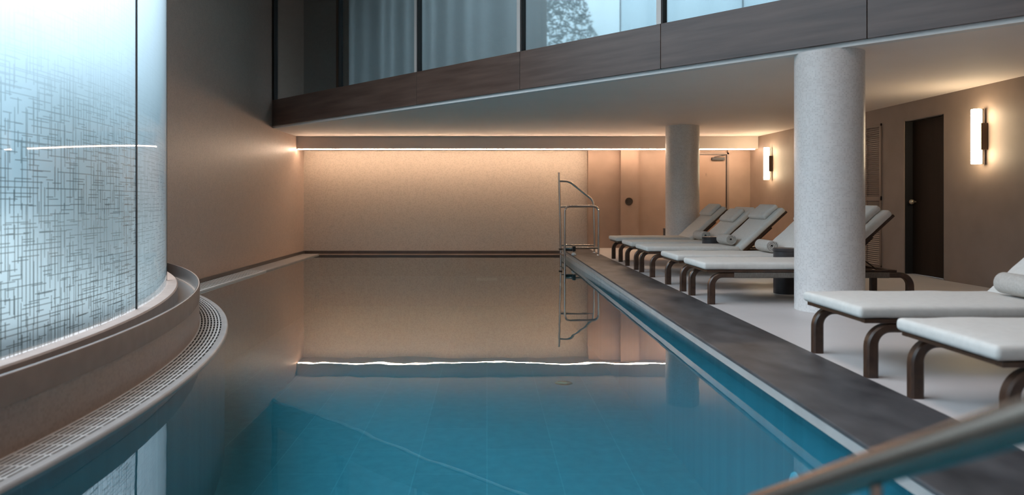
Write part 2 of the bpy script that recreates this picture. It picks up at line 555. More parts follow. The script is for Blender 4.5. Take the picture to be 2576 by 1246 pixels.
# deck, coping, near deck
mb = MB().prism([(2.15, 0.2), (6.3, 0.2), (6.3, 16.0), (2.15, 16.0)], -0.3, 0.0)
mb.prism([(-4.0, -2.7), (6.3, -2.7), (6.3, 0.2), (-4.0, 0.2)], -0.3, 0.0)
struct('floor', mb, M['deck'])
co = [(1.545, 0.55), (2.15, 0.55), (2.15, 15.62), (1.585, 15.62)]
mb = MB().prism(co, -0.020, 0.003)
mb.prism([(-2.6, 0.2), (2.15, 0.2), (2.15, 0.55), (-2.6, 0.55)], -0.3, 0.003)
o = struct('floor_coping', mb, M['coping'], bevel=0.006)
# pale course under the coping down to the pool wall
mb = MB().prism([(1.553, 0.55), (2.15, 0.55), (2.15, 15.62), (1.593, 15.62)], -0.070, -0.0205)
struct('trim_1', mb, M['pale_stone'])

# pool basin: right wall, far wall, floor, curved left side
ZF = -1.25
poly = [(1.775, 0.55), (1.56, 13.2), (1.56, 15.62), (XL + 0.375, 15.62), (XL + 0.375, 9.05)]
arc_pts = [arcpt(RGR - 0.03, d) for d in [37 - k * 1.5 for k in range(35)] if arcpt(RGR - 0.03, d)[1] > 0.55 and arcpt(RGR - 0.03, d)[0] > XL + 0.375]
last = [p for p in arc_pts][-1]
poly += arc_pts + [(last[0], 0.55)]
mb = MB()
mb.f.append([mb.vert((p[0], p[1], ZF)) for p in poly])
struct('pool_floor', mb, M['pool'])
mb = MB()
n = len(poly)
for k in range(n):
    p, q = poly[k], poly[(k + 1) % n]
    mb.quad([(p[0], p[1], ZF), (q[0], q[1], ZF), (q[0], q[1], -0.0705 if k in (0, 1) else ZW - 0.01 if k not in (2,) else -0.14), (p[0], p[1], -0.0705 if k in (0, 1) else ZW - 0.01 if k not in (2,) else -0.14)])
struct('pool_wall', mb, M['pool'])
mb = MB()
mb.f.append([mb.vert((p[0], p[1], ZW)) for p in poly])
o = struct('water', mb, M['water'])

# dark skirtings
struct('baseboard_left', MB().box(XL, XL + 0.03, 9.3, YB, -0.145, -0.07), M['skirt'], bevel=0.004)
struct('baseboard_back', MB().box(XL + 0.03, 1.585, YB - 0.03, YB, -0.145, -0.07), M['skirt'], bevel=0.004)
struct('trim_2', MB().box(XL + 0.03, 1.585, 15.60, YB - 0.03, -0.6, -0.138), M['ledge'])

# ceiling under the gallery, white edge, soffit with light strip
mb = MB().prism([(XL, DS - XL + 0.05), (5.9, DS - 5.9 + 0.05), (6.2, 3.4), (6.2, YB + 0.2), (XL, YB + 0.2)], ZC, ZC + 0.26)
struct('ceiling', mb, M['plaster'])
mb = MB().prism([(XL - 0.2, 15.20), (5.9, 15.20), (5.9, 15.9), (XL - 0.2, 15.9)], 2.10, ZC + 0.02)
struct('ceiling_soffit', mb, M['plaster'])
d45 = Vector((1, -1, 0)).normalized(); n45 = Vector((1, 1, 0)).normalized()
P0 = Vector((XL, DS - XL, 0))
Ltot = (5.95 - XL) * math.sqrt(2)
mb = MB().obox(P0 + n45 * 0.035 + Vector((0, 0, ZC - 0.001)), d45 * Ltot, n45 * 0.1, Vector((0, 0, 0.041)))
struct('ceiling_edge', mb, M['plaster_edge'])
# gallery slab above the ceiling
mb = MB().prism([(XL, DS - XL + 0.09), (5.9, DS - 5.9 + 0.09), (6.2, 3.4), (6.2, YB + 0.2), (XL, YB + 0.2)], ZC + 0.26, 2.88)
struct('floor_upper', mb, M['gallery'])
# atrium ceiling with an added roof light to brighten the room, gallery ceiling with another
pts = [arcpt(RG, d) for d in [A_NEAR + k * 3 for k in range(29)] if d <= A_END]
SK = (-0.3, 0.9, 1.4, 6.0)
mb = MB().prism([(SK[0], -2.8), (SK[0], 10.1 - SK[0]), (XL - 0.2, 14.28), (XL - 0.2, 8.6), (XL, 8.58)] + pts[::-1] + [(-5.2, -2.8)], ZT, ZT + 0.2)
mb.prism([(SK[1], -2.8), (6.3, -2.8), (6.3, 3.8), (SK[1], 10.1 - SK[1])], ZT, ZT + 0.2)
mb.prism([(SK[0], -2.8), (SK[1], -2.8), (SK[1], SK[2]), (SK[0], SK[2])], ZT, ZT + 0.2)
mb.prism([(SK[0], SK[3]), (SK[1], SK[3]), (SK[1], 10.1 - SK[1]), (SK[0], 10.1 - SK[0])], ZT, ZT + 0.2)
mb.prism([(XL - 0.2, 14.28), (0.4, 9.7), (0.4, 16.0), (XL - 0.2, 16.0)], ZT, ZT + 0.2)
mb.prism([(3.4, 6.7), (6.3, 3.8), (6.3, 16.0), (3.4, 16.0)], ZT, ZT + 0.2)
mb.prism([(0.4, 13.2), (3.4, 13.2), (3.4, 16.0), (0.4, 16.0)], ZT, ZT + 0.2)  # leaves an unseen opening, added to light the curtain
struct('ceiling_upper', mb, M['plaster'])
struct('added_roof_light', MB().box(SK[0], SK[1], SK[2], SK[3], ZT + 0.08, ZT + 0.10), M['added_roof_glass'])  # unseen roof light, added to brighten the room

# ------------------------------------------------------------------ fascia of wide wooden boards
fas = empty('trim_3', (0, 0, 0)); fas['kind'] = 'structure'
joints = [XL - 0.02, -1.02, 0.41, 1.83, 3.26, 4.69, 6.0]
for a, b in zip(joints[:-1], joints[1:]):
    o0 = Vector((a, DS - a, 2.40)) + d45 * 0.003
    MB().obox(o0, d45 * ((b - a) * math.sqrt(2) - 0.006), n45 * 0.03, Vector((0, 0, 0.475))).build('fascia_board', M['fascia'], fas, bevel=0.002)
MB().obox(P0 + n45 * 0.03 + Vector((0, 0, 2.40)), d45 * Ltot, n45 * 0.05, Vector((0, 0, 0.475))).build('backing', M['black'], fas)

# upper glazing along the gallery edge
win = empty('window_2', (0, 0, 0)); win['kind'] = 'structure'
mull = [XL + 0.02, -2.45, -1.02, 0.41, 1.83, 3.26, 4.69, 5.85]
ZG = 2.875
for a, b in zip(mull[:-1], mull[1:]):
    o0 = Vector((a, DS - a, ZG)) + n45 * 0.045 + d45 * 0.02
    MB().obox(o0, d45 * ((b - a) * math.sqrt(2) - 0.04), n45 * 0.012, Vector((0, 0, ZT - ZG))).build('pane', M['gallery_glass'], win)
for k, a in enumerate(mull):
    o0 = Vector((a, DS - a, ZG)) + n45 * 0.01 - d45 * 0.022
    MB().obox(o0 - n45 * 0.012 - d45 * 0.028, d45 * 0.056, n45 * 0.08, Vector((0, 0, ZT - ZG))).build('mullion', M['aluminium'] if 2 <= k <= 5 else M['bronze'], win)
    o0 = Vector((a, DS - a, ZG)) + n45 * 0.005 + d45 * 0.0065
    MB().obox(o0, d45 * 0.020, n45 * 0.08, Vector((0, 0, ZT - ZG))).build('gasket', M['rubber'], win)
# sheer curtain hanging behind the glazing
mb = MB()
L_c = 7.7; nn = 420
rnd = random.Random(3)
ph = [rnd.uniform(0, 6.28) for _ in range(4)]
prev = None
for i in range(nn + 1):
    s = 1.8 + L_c * i / nn
    off = 0.42 + 0.022 * math.sin(s * 17 + ph[0] + 1.5 * math.sin(s * 1.7)) + 0.035 * math.sin(s * 6.3 + ph[1])
    p = P0 + d45 * s + n45 * off
    i0 = mb.vert((p.x, p.y, 2.885)); i1 = mb.vert((p.x, p.y, 5.9))
    if prev: mb.f.append([prev[0], i0, i1, prev[1]])
    prev = (i0, i1)
cur = mb.build('curtain', M['curtain'], smooth=True, angle=180)
tag(cur, 'pale sheer curtain in soft vertical folds behind the upper gallery glazing', 'curtain')

# ------------------------------------------------------------------ curved window
w1 = empty('window_1', (0, 0, 0)); w1['kind'] = 'structure'
seams = [11.1 - 14 * k for k in range(4, -1, -1)] + [25.1]
edges = [A_NEAR] + [s for s in seams if s > A_NEAR] + [A_END]
Z0 = 0.215
for a, b in zip(edges[:-1], edges[1:]):
    q = MB()
    q.arc([(RG, Z0), (RG, ZT)], math.radians(a + 0.02), math.radians(b - 0.02), 40, closed=False)
    q.build('pane', M['clear'] if a > 25 else M['frit_faint'] if a > 11 else M['frit'], w1, smooth=True)
for s in edges[1:-1]:
    MB().arc([(RG - 0.012, Z0), (RG + 0.006, Z0), (RG + 0.006, ZT), (RG - 0.012, ZT)], math.radians(s - 0.07), math.radians(s + 0.07), 2).build('joint', M['rubber'], w1)

# curved parapet with its trough: outer upstand, band, trough, inner ledge
a0, a1 = math.radians(-44), math.radians(math.degrees(math.acos((XL - CX) / RP1)))
par = empty('wall_parapet', (0, 0, 0)); par['kind'] = 'structure'
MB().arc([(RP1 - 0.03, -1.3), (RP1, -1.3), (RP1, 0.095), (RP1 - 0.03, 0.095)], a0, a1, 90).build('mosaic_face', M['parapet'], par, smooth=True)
MB().arc([(RP1 - 0.012, 0.095), (RP1 + 0.003, 0.095), (RP1 + 0.004, 0.225), (RP1, 0.235), (RP1 - 0.008, 0.235), (RP1 - 0.012, 0.23)], a0, a1, 90).build('capping_band', M['ledge'], par, smooth=True)
MB().arc([(RP1 - 0.014, 0.07), (RP1 - 0.012, 0.07), (RP1 - 0.010, 0.237), (RP1 - 0.014, 0.237)], a0, a1, 90).build('trough_lining', M['brushed'], par, smooth=True)
MB().arc([(RG + 0.10, 0.07), (RP1 - 0.014, 0.07), (RP1 - 0.014, 0.085), (RG + 0.10, 0.085)], a0, a1, 90).build('trough_floor', M['brushed'], par, smooth=True)
MB().arc([(RG - 0.06, -0.2), (RG + 0.10, -0.2), (RG + 0.10, 0.205), (RG + 0.09, 0.215), (RG - 0.06, 0.215)], a0, a1, 90).build('ledge', M['ledge'], par, smooth=True)

# ------------------------------------------------------------------ overflow grilles
def curved_grille():
    root = empty('overflow_grille', (CX + 8.73, CY, -0.14))
    inv = Matrix.Translation((-(CX + 8.73), -CY, 0.14))
    tag(root, 'curved white slotted overflow grille at the foot of the curved parapet', 'drain grille')
    g0, g1 = math.radians(-20), math.radians(38.5)
    R0, R1 = RP1, RGR
    zt, zb = -0.126, -0.130
    q = MB()
    nb = 8
    for k in range(nb):
        r = R0 + 0.008 + (R1 - 0.05 - R0 - 0.008) * k / (nb - 1)
        q.arc([(r - 0.007, zb), (r + 0.007, zb), (r + 0.007, zt), (r - 0.007, zt)], g0, g1, 150)
    step = 0.135 / 8.7
    a = g0
    while a < g1:
        q.arc([(R0, zb), (R1 - 0.045, zb), (R1 - 0.045, zt - 0.0005), (R0, zt - 0.0005)], a, a + 0.014 / 8.7, 1)
        a += step
    o = q.build('slotted_bars', M['grille'], root); o.matrix_parent_inverse = Matrix.Identity(4); o.data.transform(inv)
    q = MB().arc([(R1 - 0.055, -0.154), (R1, -0.154), (R1, -0.140), (R1 - 0.004, -0.130), (R1 - 0.012, -0.124), (R1 - 0.055, -0.124)], g0, g1, 150)
    o = q.build('nosing', M['pale_stone'], root, smooth=True); o.data.transform(inv)
    q = MB().arc([(R0 + 0.001, -0.30), (R1 - 0.055, -0.30), (R1 - 0.055, -0.17), (R0 + 0.001, -0.17)], g0, g1, 80)
    o = q.build('gutter', M['gutter'], root); o.data.transform(inv)
    return root
curved_grille()

def straight_grille():
    x0, x1 = XL + 0.03, XL + 0.375
    y0, y1 = 9.44, 11.88
    def ys(x): return CY + math.sqrt((RGR + 0.015) ** 2 - (x - CX) ** 2)
    root = empty('overflow_grille', ((x0 + x1) / 2, (y0 + y1) / 2, -0.14))
    tag(root, 'straight white slotted overflow grille along the foot of the left mosaic wall', 'drain grille')
    ox, oy, oz = root.location
    q = MB(); zt, zb = -0.126 - oz, -0.130 - oz
    for k in range(8):
        x = x0 + 0.02 + (x1 - 0.04 - x0 - 0.02) * k / 7 - ox
        q.box(x - 0.010, x + 0.010, ys(x + ox) - oy, y1 - oy, zb, zt)
    y = y0
    while y < y1:
        q.box(x0 - ox, x1 - 0.03 - ox, y - oy, y + 0.016 - oy, zb, zt - 0.0005)
        y += 0.15
    q.build('slotted_bars', M['grille'], root)
    MB().box(x1 - 0.035 - ox, x1 + 0.005 - ox, ys(x1 - 0.035) - oy, y1 - oy, -0.154 - oz, zt + 0.002).build('nosing', M['grille'], root, bevel=0.004)
    MB().prism([(x0 - ox, ys(x0) - oy), (x1 - 0.035 - ox, ys(x1 - 0.035) - oy), (x1 - 0.035 - ox, y1 - oy), (x0 - ox, y1 - oy)], -0.3 - oz, -0.17 - oz).build('gutter', M['gutter'], root)
    # plain slab closing the channel beyond the grille
    s = struct('trim_4', MB().box(x0, x1 + 0.005, y1 + 0.002, 15.60, -0.154, -0.124), M['pale_stone'], bevel=0.004)
straight_grille()

# ------------------------------------------------------------------ mosaic columns
def column(x, y, r, label):
    root = empty('column', (x, y, 0))
    tag(root, label, 'column', kind='thing')
    MB().lathe(0, 0, [(r, 0.0), (r, ZC + 0.0)], 72, uvr=r).build('shaft', M['column'], root, smooth=True, angle=60)
    return root
column(3.16, 6.72, 0.298, 'thick white mosaic column nearest the pool edge, standing between the sun loungers')
column(3.53, 13.14, 0.298, 'white mosaic column further back, standing by the far end lounger')

# ------------------------------------------------------------------ LED light strip
t = empty('light_strip', (0.8, 15.21, 2.095))
tag(t, 'long warm glowing light strip along the lower edge of the far soffit', 'light strip')
for (a, b) in ((XL + 0.03, -0.02), (0.0, 1.98), (2.0, 3.38), (3.40, 5.60)):
    MB().box(a - 0.8, b - 0.8, -0.008, 0.006, -0.010, 0.004).build('diffuser', M['led'], t)
MB().box(XL - 0.8, 5.6 - 0.8, -0.010, 0.008, 0.0041, 0.0055).build('profile', M['bronze'], t)

# ------------------------------------------------------------------ wall sconces
def sconce(y, label):
    x = xr(y)
    root = empty('wall_sconce', (x, y, 1.755))
    tag(root, label, 'wall lamp', 'wall sconces on the right wall')
    prof = [(0.0, -0.32), (0.046, -0.32), (0.052, -0.314), (0.052, 0.314), (0.046, 0.32), (0.0, 0.32)]
    q = MB().lathe(-0.112, 0, prof, 28)
    q.build('lamp_tube', M['opal'], root, smooth=True)
    MB().box(-0.085, 0.0, -0.045, 0.045, -0.155, 0.155).build('bracket', M['bronze'], root, bevel=0.004)
    MB().box(-0.056, -0.046, -0.03, 0.03, -0.322, 0.322).build('back_plate', M['bronze'], root)
    return root
sconce(8.47, 'glowing tubular wall sconce on a dark bracket, right of the dark door')
sconce(14.50, 'glowing tubular wall sconce on a dark bracket, near the far right corner')

# ------------------------------------------------------------------ doors
d1 = empty('door_1', (0, 0, 0)); d1['kind'] = 'structure'
MB().box(4.30, 5.16, YR + 0.03, YR + 0.048, 0.0, 2.0).build('door_leaf', M['door_brown'], d1)
MB().box(4.26, 4.30, YR - 0.012, YR + 0.06, 0.0, 2.05).box(5.16, 5.20, YR - 0.012, YR + 0.06, 0, 2.05).box(4.26, 5.20, YR - 0.012, YR + 0.06, 2.012, 2.05).build('door_frame', M['vent'], d1)
MB().box(4.30, 5.16, YR + 0.02, YR + 0.05, 2.0, 2.012).box(5.145, 5.16, YR + 0.02, YR + 0.035, 0, 2.0).build('shadow_gap', M['black'], d1)
cl = MB().box(4.83, 5.11, YR - 0.03, YR + 0.03, 1.885, 1.945).build('door_closer', M['black'], d1, bevel=0.005)
MB().sweep([(4.88, YR - 0.02, 1.952), (5.02, YR - 0.05, 1.985), (5.13, YR + 0.0, 2.0)], [(-0.008, -0.008), (0.008, -0.008), (0.008, 0.008), (-0.008, 0.008)]).build('closer_arm', M['black'], d1)
# small pictogram on the leaf
q = MB()
for pth in ([(4.700, 1.62), (4.712, 1.585), (4.702, 1.545)], [(4.712, 1.585), (4.73, 1.562), (4.742, 1.53)], [(4.735, 1.618), (4.728, 1.59), (4.715, 1.572)], [(4.725, 1.585), (4.745, 1.575)]):
    q.sweep([(x, YR + 0.0285, z) for x, z in pth], [(-0.004, -0.0015), (0.004, -0.0015), (0.004, 0.0015), (-0.004, 0.0015)], up=(0, 1, 0))
q.build('pictogram', M['vent'], d1)

d2 = empty('door_2', (0, 0, 0)); d2['kind'] = 'structure'
mx_ = xr(9.6) + 0.095
MB().box(mx_, mx_ + 0.04, YD0, YD1, 0.006, ZD).build('door_leaf', M['door_dark'], d2)
q = MB().box(xr(YD1) + 0.003, mx_ + 0.04, YD1 - 0.012, YD1 - 0.002, 0.006, ZD).box(xr(YD1) + 0.003, mx_ + 0.04, YD0 + 0.012, YD1 - 0.012, ZD - 0.012, ZD - 0.001).box(xr(YD0) + 0.003, mx_ + 0.04, YD0 + 0.002, YD0 + 0.012, 0.006, ZD)
q.build('door_lining', M['black'], d2)
MB().prism([(xr(YD1) - 0.012, YD1), (xr(YD1), YD1), (xr(YD1 + 0.06), YD1 + 0.06), (xr(YD1 + 0.06) - 0.012, YD1 + 0.06)], 0.0, ZD + 0.02).build('casing', M['right_wall'], d2)
q = MB()
kx, ky = mx_ - 0.055, YD1 - 0.085
prof = [(0.0, -0.034), (0.018, -0.030), (0.030, -0.016), (0.034, 0.0), (0.030, 0.016), (0.018, 0.030), (0.0, 0.034)]
kb = MB().lathe(0, 0, prof, 20).build('door_knob', M['knob'], d2, smooth=True)
kb.location = (kx, ky, 0.995)
MB().tube([(kx + 0.02, ky, 0.995), (mx_, ky, 0.995)], 0.012).build('knob_stem', M['knob'], d2, smooth=True)

# ------------------------------------------------------------------ louvred vent panel
yv0, yv1 = 10.62, 11.75
vr = empty('louvred_vent', (xr(11.2) - 0.005, 11.2, 0.04))
tag(vr, 'tall taupe louvred vent panel in the right wall, half hidden behind the nearer column', 'vent')
vx, vy, vz = vr.location
def vbox(q, y0, y1, z0, z1, d0, d1):
    q.prism([(xr(y0) + d0 - vx, y0 - vy), (xr(y0) + d1 - vx, y0 - vy), (xr(y1) + d1 - vx, y1 - vy), (xr(y1) + d0 - vx, y1 - vy)], z0 - vz, z1 - vz)
    return q
q = MB()
for (y0, y1, z0, z1) in ((yv0, yv0 + 0.035, 0.03, 2.14), (yv1 - 0.035, yv1, 0.03, 2.14), (yv0, yv1, 0.03, 0.06), (yv0, yv1, 2.10, 2.14), (yv0, yv1, 1.015, 1.075)):
    vbox(q, y0, y1, z0, z1, -0.016, 0.0)
q.build('vent_frame', M['vent'], vr)
q = MB(); vbox(q, yv0, yv1, 0.03, 2.14, -0.0025, -0.0005); q.build('dark_backing', M['black'], vr)
for (za, zb_) in ((1.075, 2.10), (0.06, 1.015)):
    q = MB()
    z = za + 0.012
    while z < zb_ - 0.01:
        a_, b_ = yv0 + 0.035, yv1 - 0.035
        q.quad([(xr(a_) - 0.014 - vx, a_ - vy, z - vz), (xr(b_) - 0.014 - vx, b_ - vy, z - vz), (xr(b_) - 0.003 - vx, b_ - vy, z + 0.017 - vz), (xr(a_) - 0.003 - vx, a_ - vy, z + 0.017 - vz)])
        q.quad([(xr(a_) - 0.014 - vx, a_ - vy, z - vz - 0.004), (xr(b_) - 0.014 - vx, b_ - vy, z - vz - 0.004), (xr(b_) - 0.014 - vx, b_ - vy, z - vz), (xr(a_) - 0.014 - vx, a_ - vy, z - vz)])
        z += 0.030
    for yy in (10.99, 11.36):
        vbox(q, yy, yy + 0.012, za, zb_, -0.015, -0.002)
    q.build('louvre_panel', M['vent'], vr)

# ------------------------------------------------------------------ round wall speaker on the pilaster
sp = empty('wall_speaker', (3.03, YR - 0.12, 1.0))
tag(sp, 'small round dark fitting set in the far brown wall pilaster', 'wall fitting')
o = MB().lathe(0, 0, [(0.0, 0.0), (0.082, 0.0), (0.082, 0.010), (0.066, 0.014), (0.064, 0.006), (0.0, 0.006)], 36).build('bezel', M['bronze'], sp, smooth=True); o.rotation_euler = (PI / 2, 0, 0)
o = MB().lathe(0, 0, [(0.0, 0.007), (0.062, 0.007)], 36).build('dark_face', M['porthole'], sp); o.rotation_euler = (PI / 2, 0, 0)

# ------------------------------------------------------------------ sun loungers
def rounded(L_, W_, T_, r, puff=0.0, nx=10, ny=6):
    """soft slab from x 0..L, y -W/2..W/2, z 0..T"""
    bm = bmesh.new()
    bmesh.ops.create_cube(bm, size=1.0)
    for v in bm.verts:
        v.co = Vector(((v.co.x + 0.5) * L_, v.co.y * W_, (v.co.z + 0.5) * T_))
    bmesh.ops.bevel(bm, geom=list(bm.edges), offset=r, segments=4, profile=0.5, affect='EDGES')
    # cut lengthwise/crosswise so the top can swell
    for k in range(1, nx):
        g = bm.verts[:] + bm.edges[:] + bm.faces[:]
        bmesh.ops.bisect_plane(bm, geom=g, plane_co=(r + (L_ - 2 * r) * k / nx, 0, 0), plane_no=(1, 0, 0))
    for k in range(1, ny):
        g = bm.verts[:] + bm.edges[:] + bm.faces[:]
        bmesh.ops.bisect_plane(bm, geom=g, plane_co=(0, -W_ / 2 + r + (W_ - 2 * r) * k / ny, 0), plane_no=(0, 1, 0))
    rr = random.Random(int(L_ * 1000))
    for v in bm.verts:
        u = min(1, max(0, v.co.x / L_)); w = min(1, max(0, v.co.y / W_ + 0.5))
        if v.co.z > T_ * 0.7:
            v.co.z += puff * (math.sin(PI * u) ** 0.5) * (math.sin(PI * w) ** 0.5) + puff * 0.25 * math.sin(u * 17) * math.sin(w * 5)
        e = 0.003 * math.sin(v.co.x * 23 + 1.0) if abs(v.co.y) > W_ / 2 - r * 1.2 else 0
        v.co.y += e * (1 if v.co.y > 0 else -1)
    me = bpy.data.meshes.new('m')
    bm.to_mesh(me); bm.free()
    me.polygons.foreach_set('use_smooth', [True] * len(me.polygons))
    return me

def mesh_obj(name, me, mat, parent, loc=(0, 0, 0), rot=(0, 0, 0)):
    me.name = name
    me.materials.clear(); me.materials.append(mat)
    o = bpy.data.objects.new(name, me); C.objects.link(o)
    o.parent = parent; o.location = loc; o.rotation_euler = rot
    return o

HW = 0.335           # half spacing of the rails
XF, XB = 0.082, 2.012  # foot and head leg
HX = 1.235           # hinge
ANG = math.radians(42.5)

def oct_prof(w, h, c):
    return [(-w / 2 + c, -h / 2), (w / 2 - c, -h / 2), (w / 2, -h / 2 + c), (w / 2, h / 2 - c), (w / 2 - c, h / 2), (-w / 2 + c, h / 2), (-w / 2, h / 2 - c), (-w / 2, -h / 2 + c)]

def make_lounger():
    root = empty('sun_lounger', (0, 0, 0))
    Rb, zr = 0.105, 0.284
    for sy in (-1, 1):
        for (x, s) in ((XF, 1), (XB, -1)):
            path = [(x, sy * HW, 0.0), (x, sy * HW, 0.06), (x, sy * HW, 0.12), (x, sy * HW, zr - Rb)]
            for k in range(1, 11):
                a = PI / 2 * k / 10
                path.append((x + s * Rb * (1 - math.cos(a)), sy * HW, zr - Rb + Rb * math.sin(a)))
            path.append((x + s * 0.16, sy * HW, zr)); path.append((x + s * 0.215, sy * HW, zr))
            MB().sweep(path, lambda t: oct_prof(0.058, 0.066 - 0.014 * min(1, max(0, (t - 0.2) / 0.5)), 0.010), up=(0, 1, 0)).build('leg', M['wood'], root, smooth=True, angle=25)
        MB().sweep([(XF + 0.213, sy * HW, zr), (XB - 0.213, sy * HW, zr)], oct_prof(0.060, 0.054, 0.006), up=(0, 1, 0)).build('wrapped_rail', M['webbing'], root)
    # flat seat frame on the rails
    q = MB()
    for sy in (-1, 1):
        q.box(0.03, HX + 0.03, sy * 0.345 - 0.022, sy * 0.345 + 0.022, 0.312, 0.336)
        q.box(HX + 0.03, XB - 0.12, sy * 0.31 - 0.018, sy * 0.31 + 0.018, 0.311, 0.332)
    for x in (0.03, 0.32, 0.62, 0.92, HX - 0.02, XB - 0.2):
        q.box(x, x + 0.06, -0.33, 0.33, 0.313, 0.334)
    q.build('seat_frame', M['wood'], root, bevel=0.003)
    mesh_obj('seat_cushion', rounded(HX, 0.745, 0.066, 0.024, 0.010), M['cushion'], root, (0.0, 0, 0.338))
    # raised back
    piv = (HX + 0.015, 0, 0.336)
    q = MB()
    for sy in (-1, 1):
        q.box(0.0, 0.80, sy * 0.335 - 0.02, sy * 0.335 + 0.02, -0.028, 0.0)
        q.box(0.02, 0.52, sy * 0.30 - 0.018, sy * 0.30 + 0.018, -0.058, -0.026)
    for x in (0.02, 0.2, 0.4, 0.6, 0.755):
        q.box(x, x + 0.045, -0.32, 0.32, -0.024, -0.004)
    b = q.build('back_frame', M['wood'], root, bevel=0.003); b.location = piv; b.rotation_euler = (0, -ANG, 0)
    mesh_obj('back_cushion', rounded(0.795, 0.745, 0.072, 0.026, 0.010), M['cushion'], root, piv, (0, -ANG, 0))
    for sy in (-1, 1):
        q = MB()
        p = Vector(piv) + Vector((math.cos(ANG), 0, math.sin(ANG))) * 0.30 + Vector((math.sin(ANG), 0, -math.cos(ANG))) * 0.05
        q.tube([(p.x, sy * 0.25, p.z), (p.x + 0.24, sy * 0.25, 0.322)], 0.007, 8)
        q.build('back_strut', M['bronze'], root, smooth=True)
    return root

def add_pillow(root, t):
    back = [c for c in root.children if c.name.startswith('back_cushion')][0]
    return mesh_obj('headrest_pillow', rounded(0.255, 0.56, 0.066, 0.028, 0.012, 6, 6), M['cushion'], back, (t, 0, 0.074))

proto = make_lounger()
add_pillow(proto, 0.53)
lab = [
    (2.13, 12.37, 'far end sun lounger with white cushions, its raised back beside the further mosaic column', 0.53),
    (2.10, 10.97, 'second farthest sun lounger, its headrest pillow slid lower down the back', 0.43),
    (2.10, 9.93, 'third farthest sun lounger, fully visible raised back with pillow, just left of the nearer column', 0.53),
    (2.10, 8.43, 'sun lounger directly behind the lounger that passes behind the nearer column, rolled towel on it', 0.53),
    (2.10, 7.41, 'sun lounger passing behind the nearer column, its raised back showing right of that column', 0.53),
    (2.10, 4.47, 'sun lounger just in front of the nearer column, carrying a towel cut by the frame', 0.53),
    (2.10, 3.37, 'nearest sun lounger, mostly cut off by the right edge, white cushion corner above the handrail', 0.53),
]
loungers = []
for i, (x, y, l, t) in enumerate(lab):
    o = proto if i == 0 else copy_tree(proto)
    o.location = (x, y, 0)
    tag(o, l, 'sun lounger', 'sun loungers in a row along the pool')
    if i == 1:
        for bk in [c for c in bpy.data.objects if c.parent == o and c.name.startswith('back_cushion')]:
            for ch in [c for c in bpy.data.objects if c.parent == bk]:
                ch.location.x -= 0.10
    loungers.append(o)

# ------------------------------------------------------------------ rolled towels
def make_towel(length=0.40):
    root = empty('rolled_towel', (0, 0, 0))
    turns, r0, r1, th = 3.6, 0.012, 0.070, 0.0125
    n = 110
    ins, outs = [], []
    for i in range(n + 1):
        t = i / n
        a = -turns * 2 * PI * (1 - t) + 0.7
        r = r0 + (r1 - r0) * t
        w = 1 + 0.02 * math.sin(a * 2.3)
        ins.append(((r - th / 2) * w * math.cos(a), (r - th / 2) * w * math.sin(a)))
        outs.append(((r + th / 2) * w * math.cos(a), (r + th / 2) * w * math.sin(a)))
    prof = outs + ins[::-1]
    k = len(prof)
    q = MB()
    rr = random.Random(5)
    rows = [(-length / 2, 0.96), (-length / 2 + 0.008, 1.0), (length / 2 - 0.008, 1.0), (length / 2, 0.96)]
    for (y, s) in rows:
        for (x, z) in prof: q.vert((x * s, y, z * s))
    for i in range(len(rows) - 1):
        for j in range(k):
            j2 = (j + 1) % k
            q.f.append([i * k + j, i * k + j2, (i + 1) * k + j2, (i + 1) * k + j])
    for e in (0, len(rows) - 1):
        for j in range(n):
            q.f.append([e * k + j, e * k + j + 1, e * k + (k - 2 - j), e * k + (k - 1 - j)])
    o = q.build('terry_roll', M['towel'], root, smooth=True, angle=50)
    return root
tw = make_towel()
for i, (x, y, rz, l) in enumerate([
    (3.245, 9.88, 0.02, 'rolled white towel lying against the raised back of the third farthest lounger, spiral end showing'),
    (3.245, 11.02, 0.05, 'rolled white towel farthest away, just left of a small dark table top'),
    (3.245, 8.46, -0.03, 'rolled white towel just left of the nearer column, beside a dark table top'),
    (3.255, 4.40, -0.06, 'rolled white towel cut off by the right edge of the picture')]):
    o = tw if i == 0 else copy_tree(tw)
    o.location = (x, y, 0.490)
    o.rotation_euler = (0, 0, rz)
    tag(o, l, 'towel', 'rolled towels on the loungers')

# ------------------------------------------------------------------ drum side tables
def make_table():
    root = empty('side_table', (0, 0, 0))
    MB().lathe(0, 0, [(0.0, 0.0), (0.122, 0.0), (0.124, 0.004), (0.124, 0.455), (0.0, 0.455)], 40).build('table_body', M['charcoal'], root, smooth=True)
    MB().lathe(0, 0, [(0.0, 0.456), (0.126, 0.456), (0.128, 0.459), (0.128, 0.489), (0.125, 0.492), (0.0, 0.492)], 40).build('table_top', M['charcoal'], root, smooth=True)
    return root
tb = make_table()
for i, (x, y, l) in enumerate([
    (3.25, 7.922, 'dark drum side table half hidden by the nearer column'),
    (3.22, 10.45, 'small dark drum side table, only its top edge showing between two rolled towels'),
    (3.47, 13.80, 'dark side table almost wholly hidden behind the further column, only a sliver showing')]):
    o = tb if i == 0 else copy_tree(tb)
    o.location = (x, y, 0)
    tag(o, l, 'side table', 'dark drum side tables between the loungers')

# ------------------------------------------------------------------ pool ladder
def bend(pts, r=0.06, n=6):
    """polyline with rounded corners"""
    out = [Vector(pts[0])]
    for i in range(1, len(pts) - 1):
        a, b, c = Vector(pts[i - 1]), Vector(pts[i]), Vector(pts[i + 1])
        d1 = (a - b); d2 = (c - b)
        rr = min(r, d1.length * 0.45, d2.length * 0.45)
        p, q = b + d1.normalized() * rr, b + d2.normalized() * rr
        for k in range(n + 1):
            t = k / n
            out.append(p * (1 - t) ** 2 + b * 2 * t * (1 - t) + q * t ** 2)
    out.append(Vector(pts[-1]))
    return out

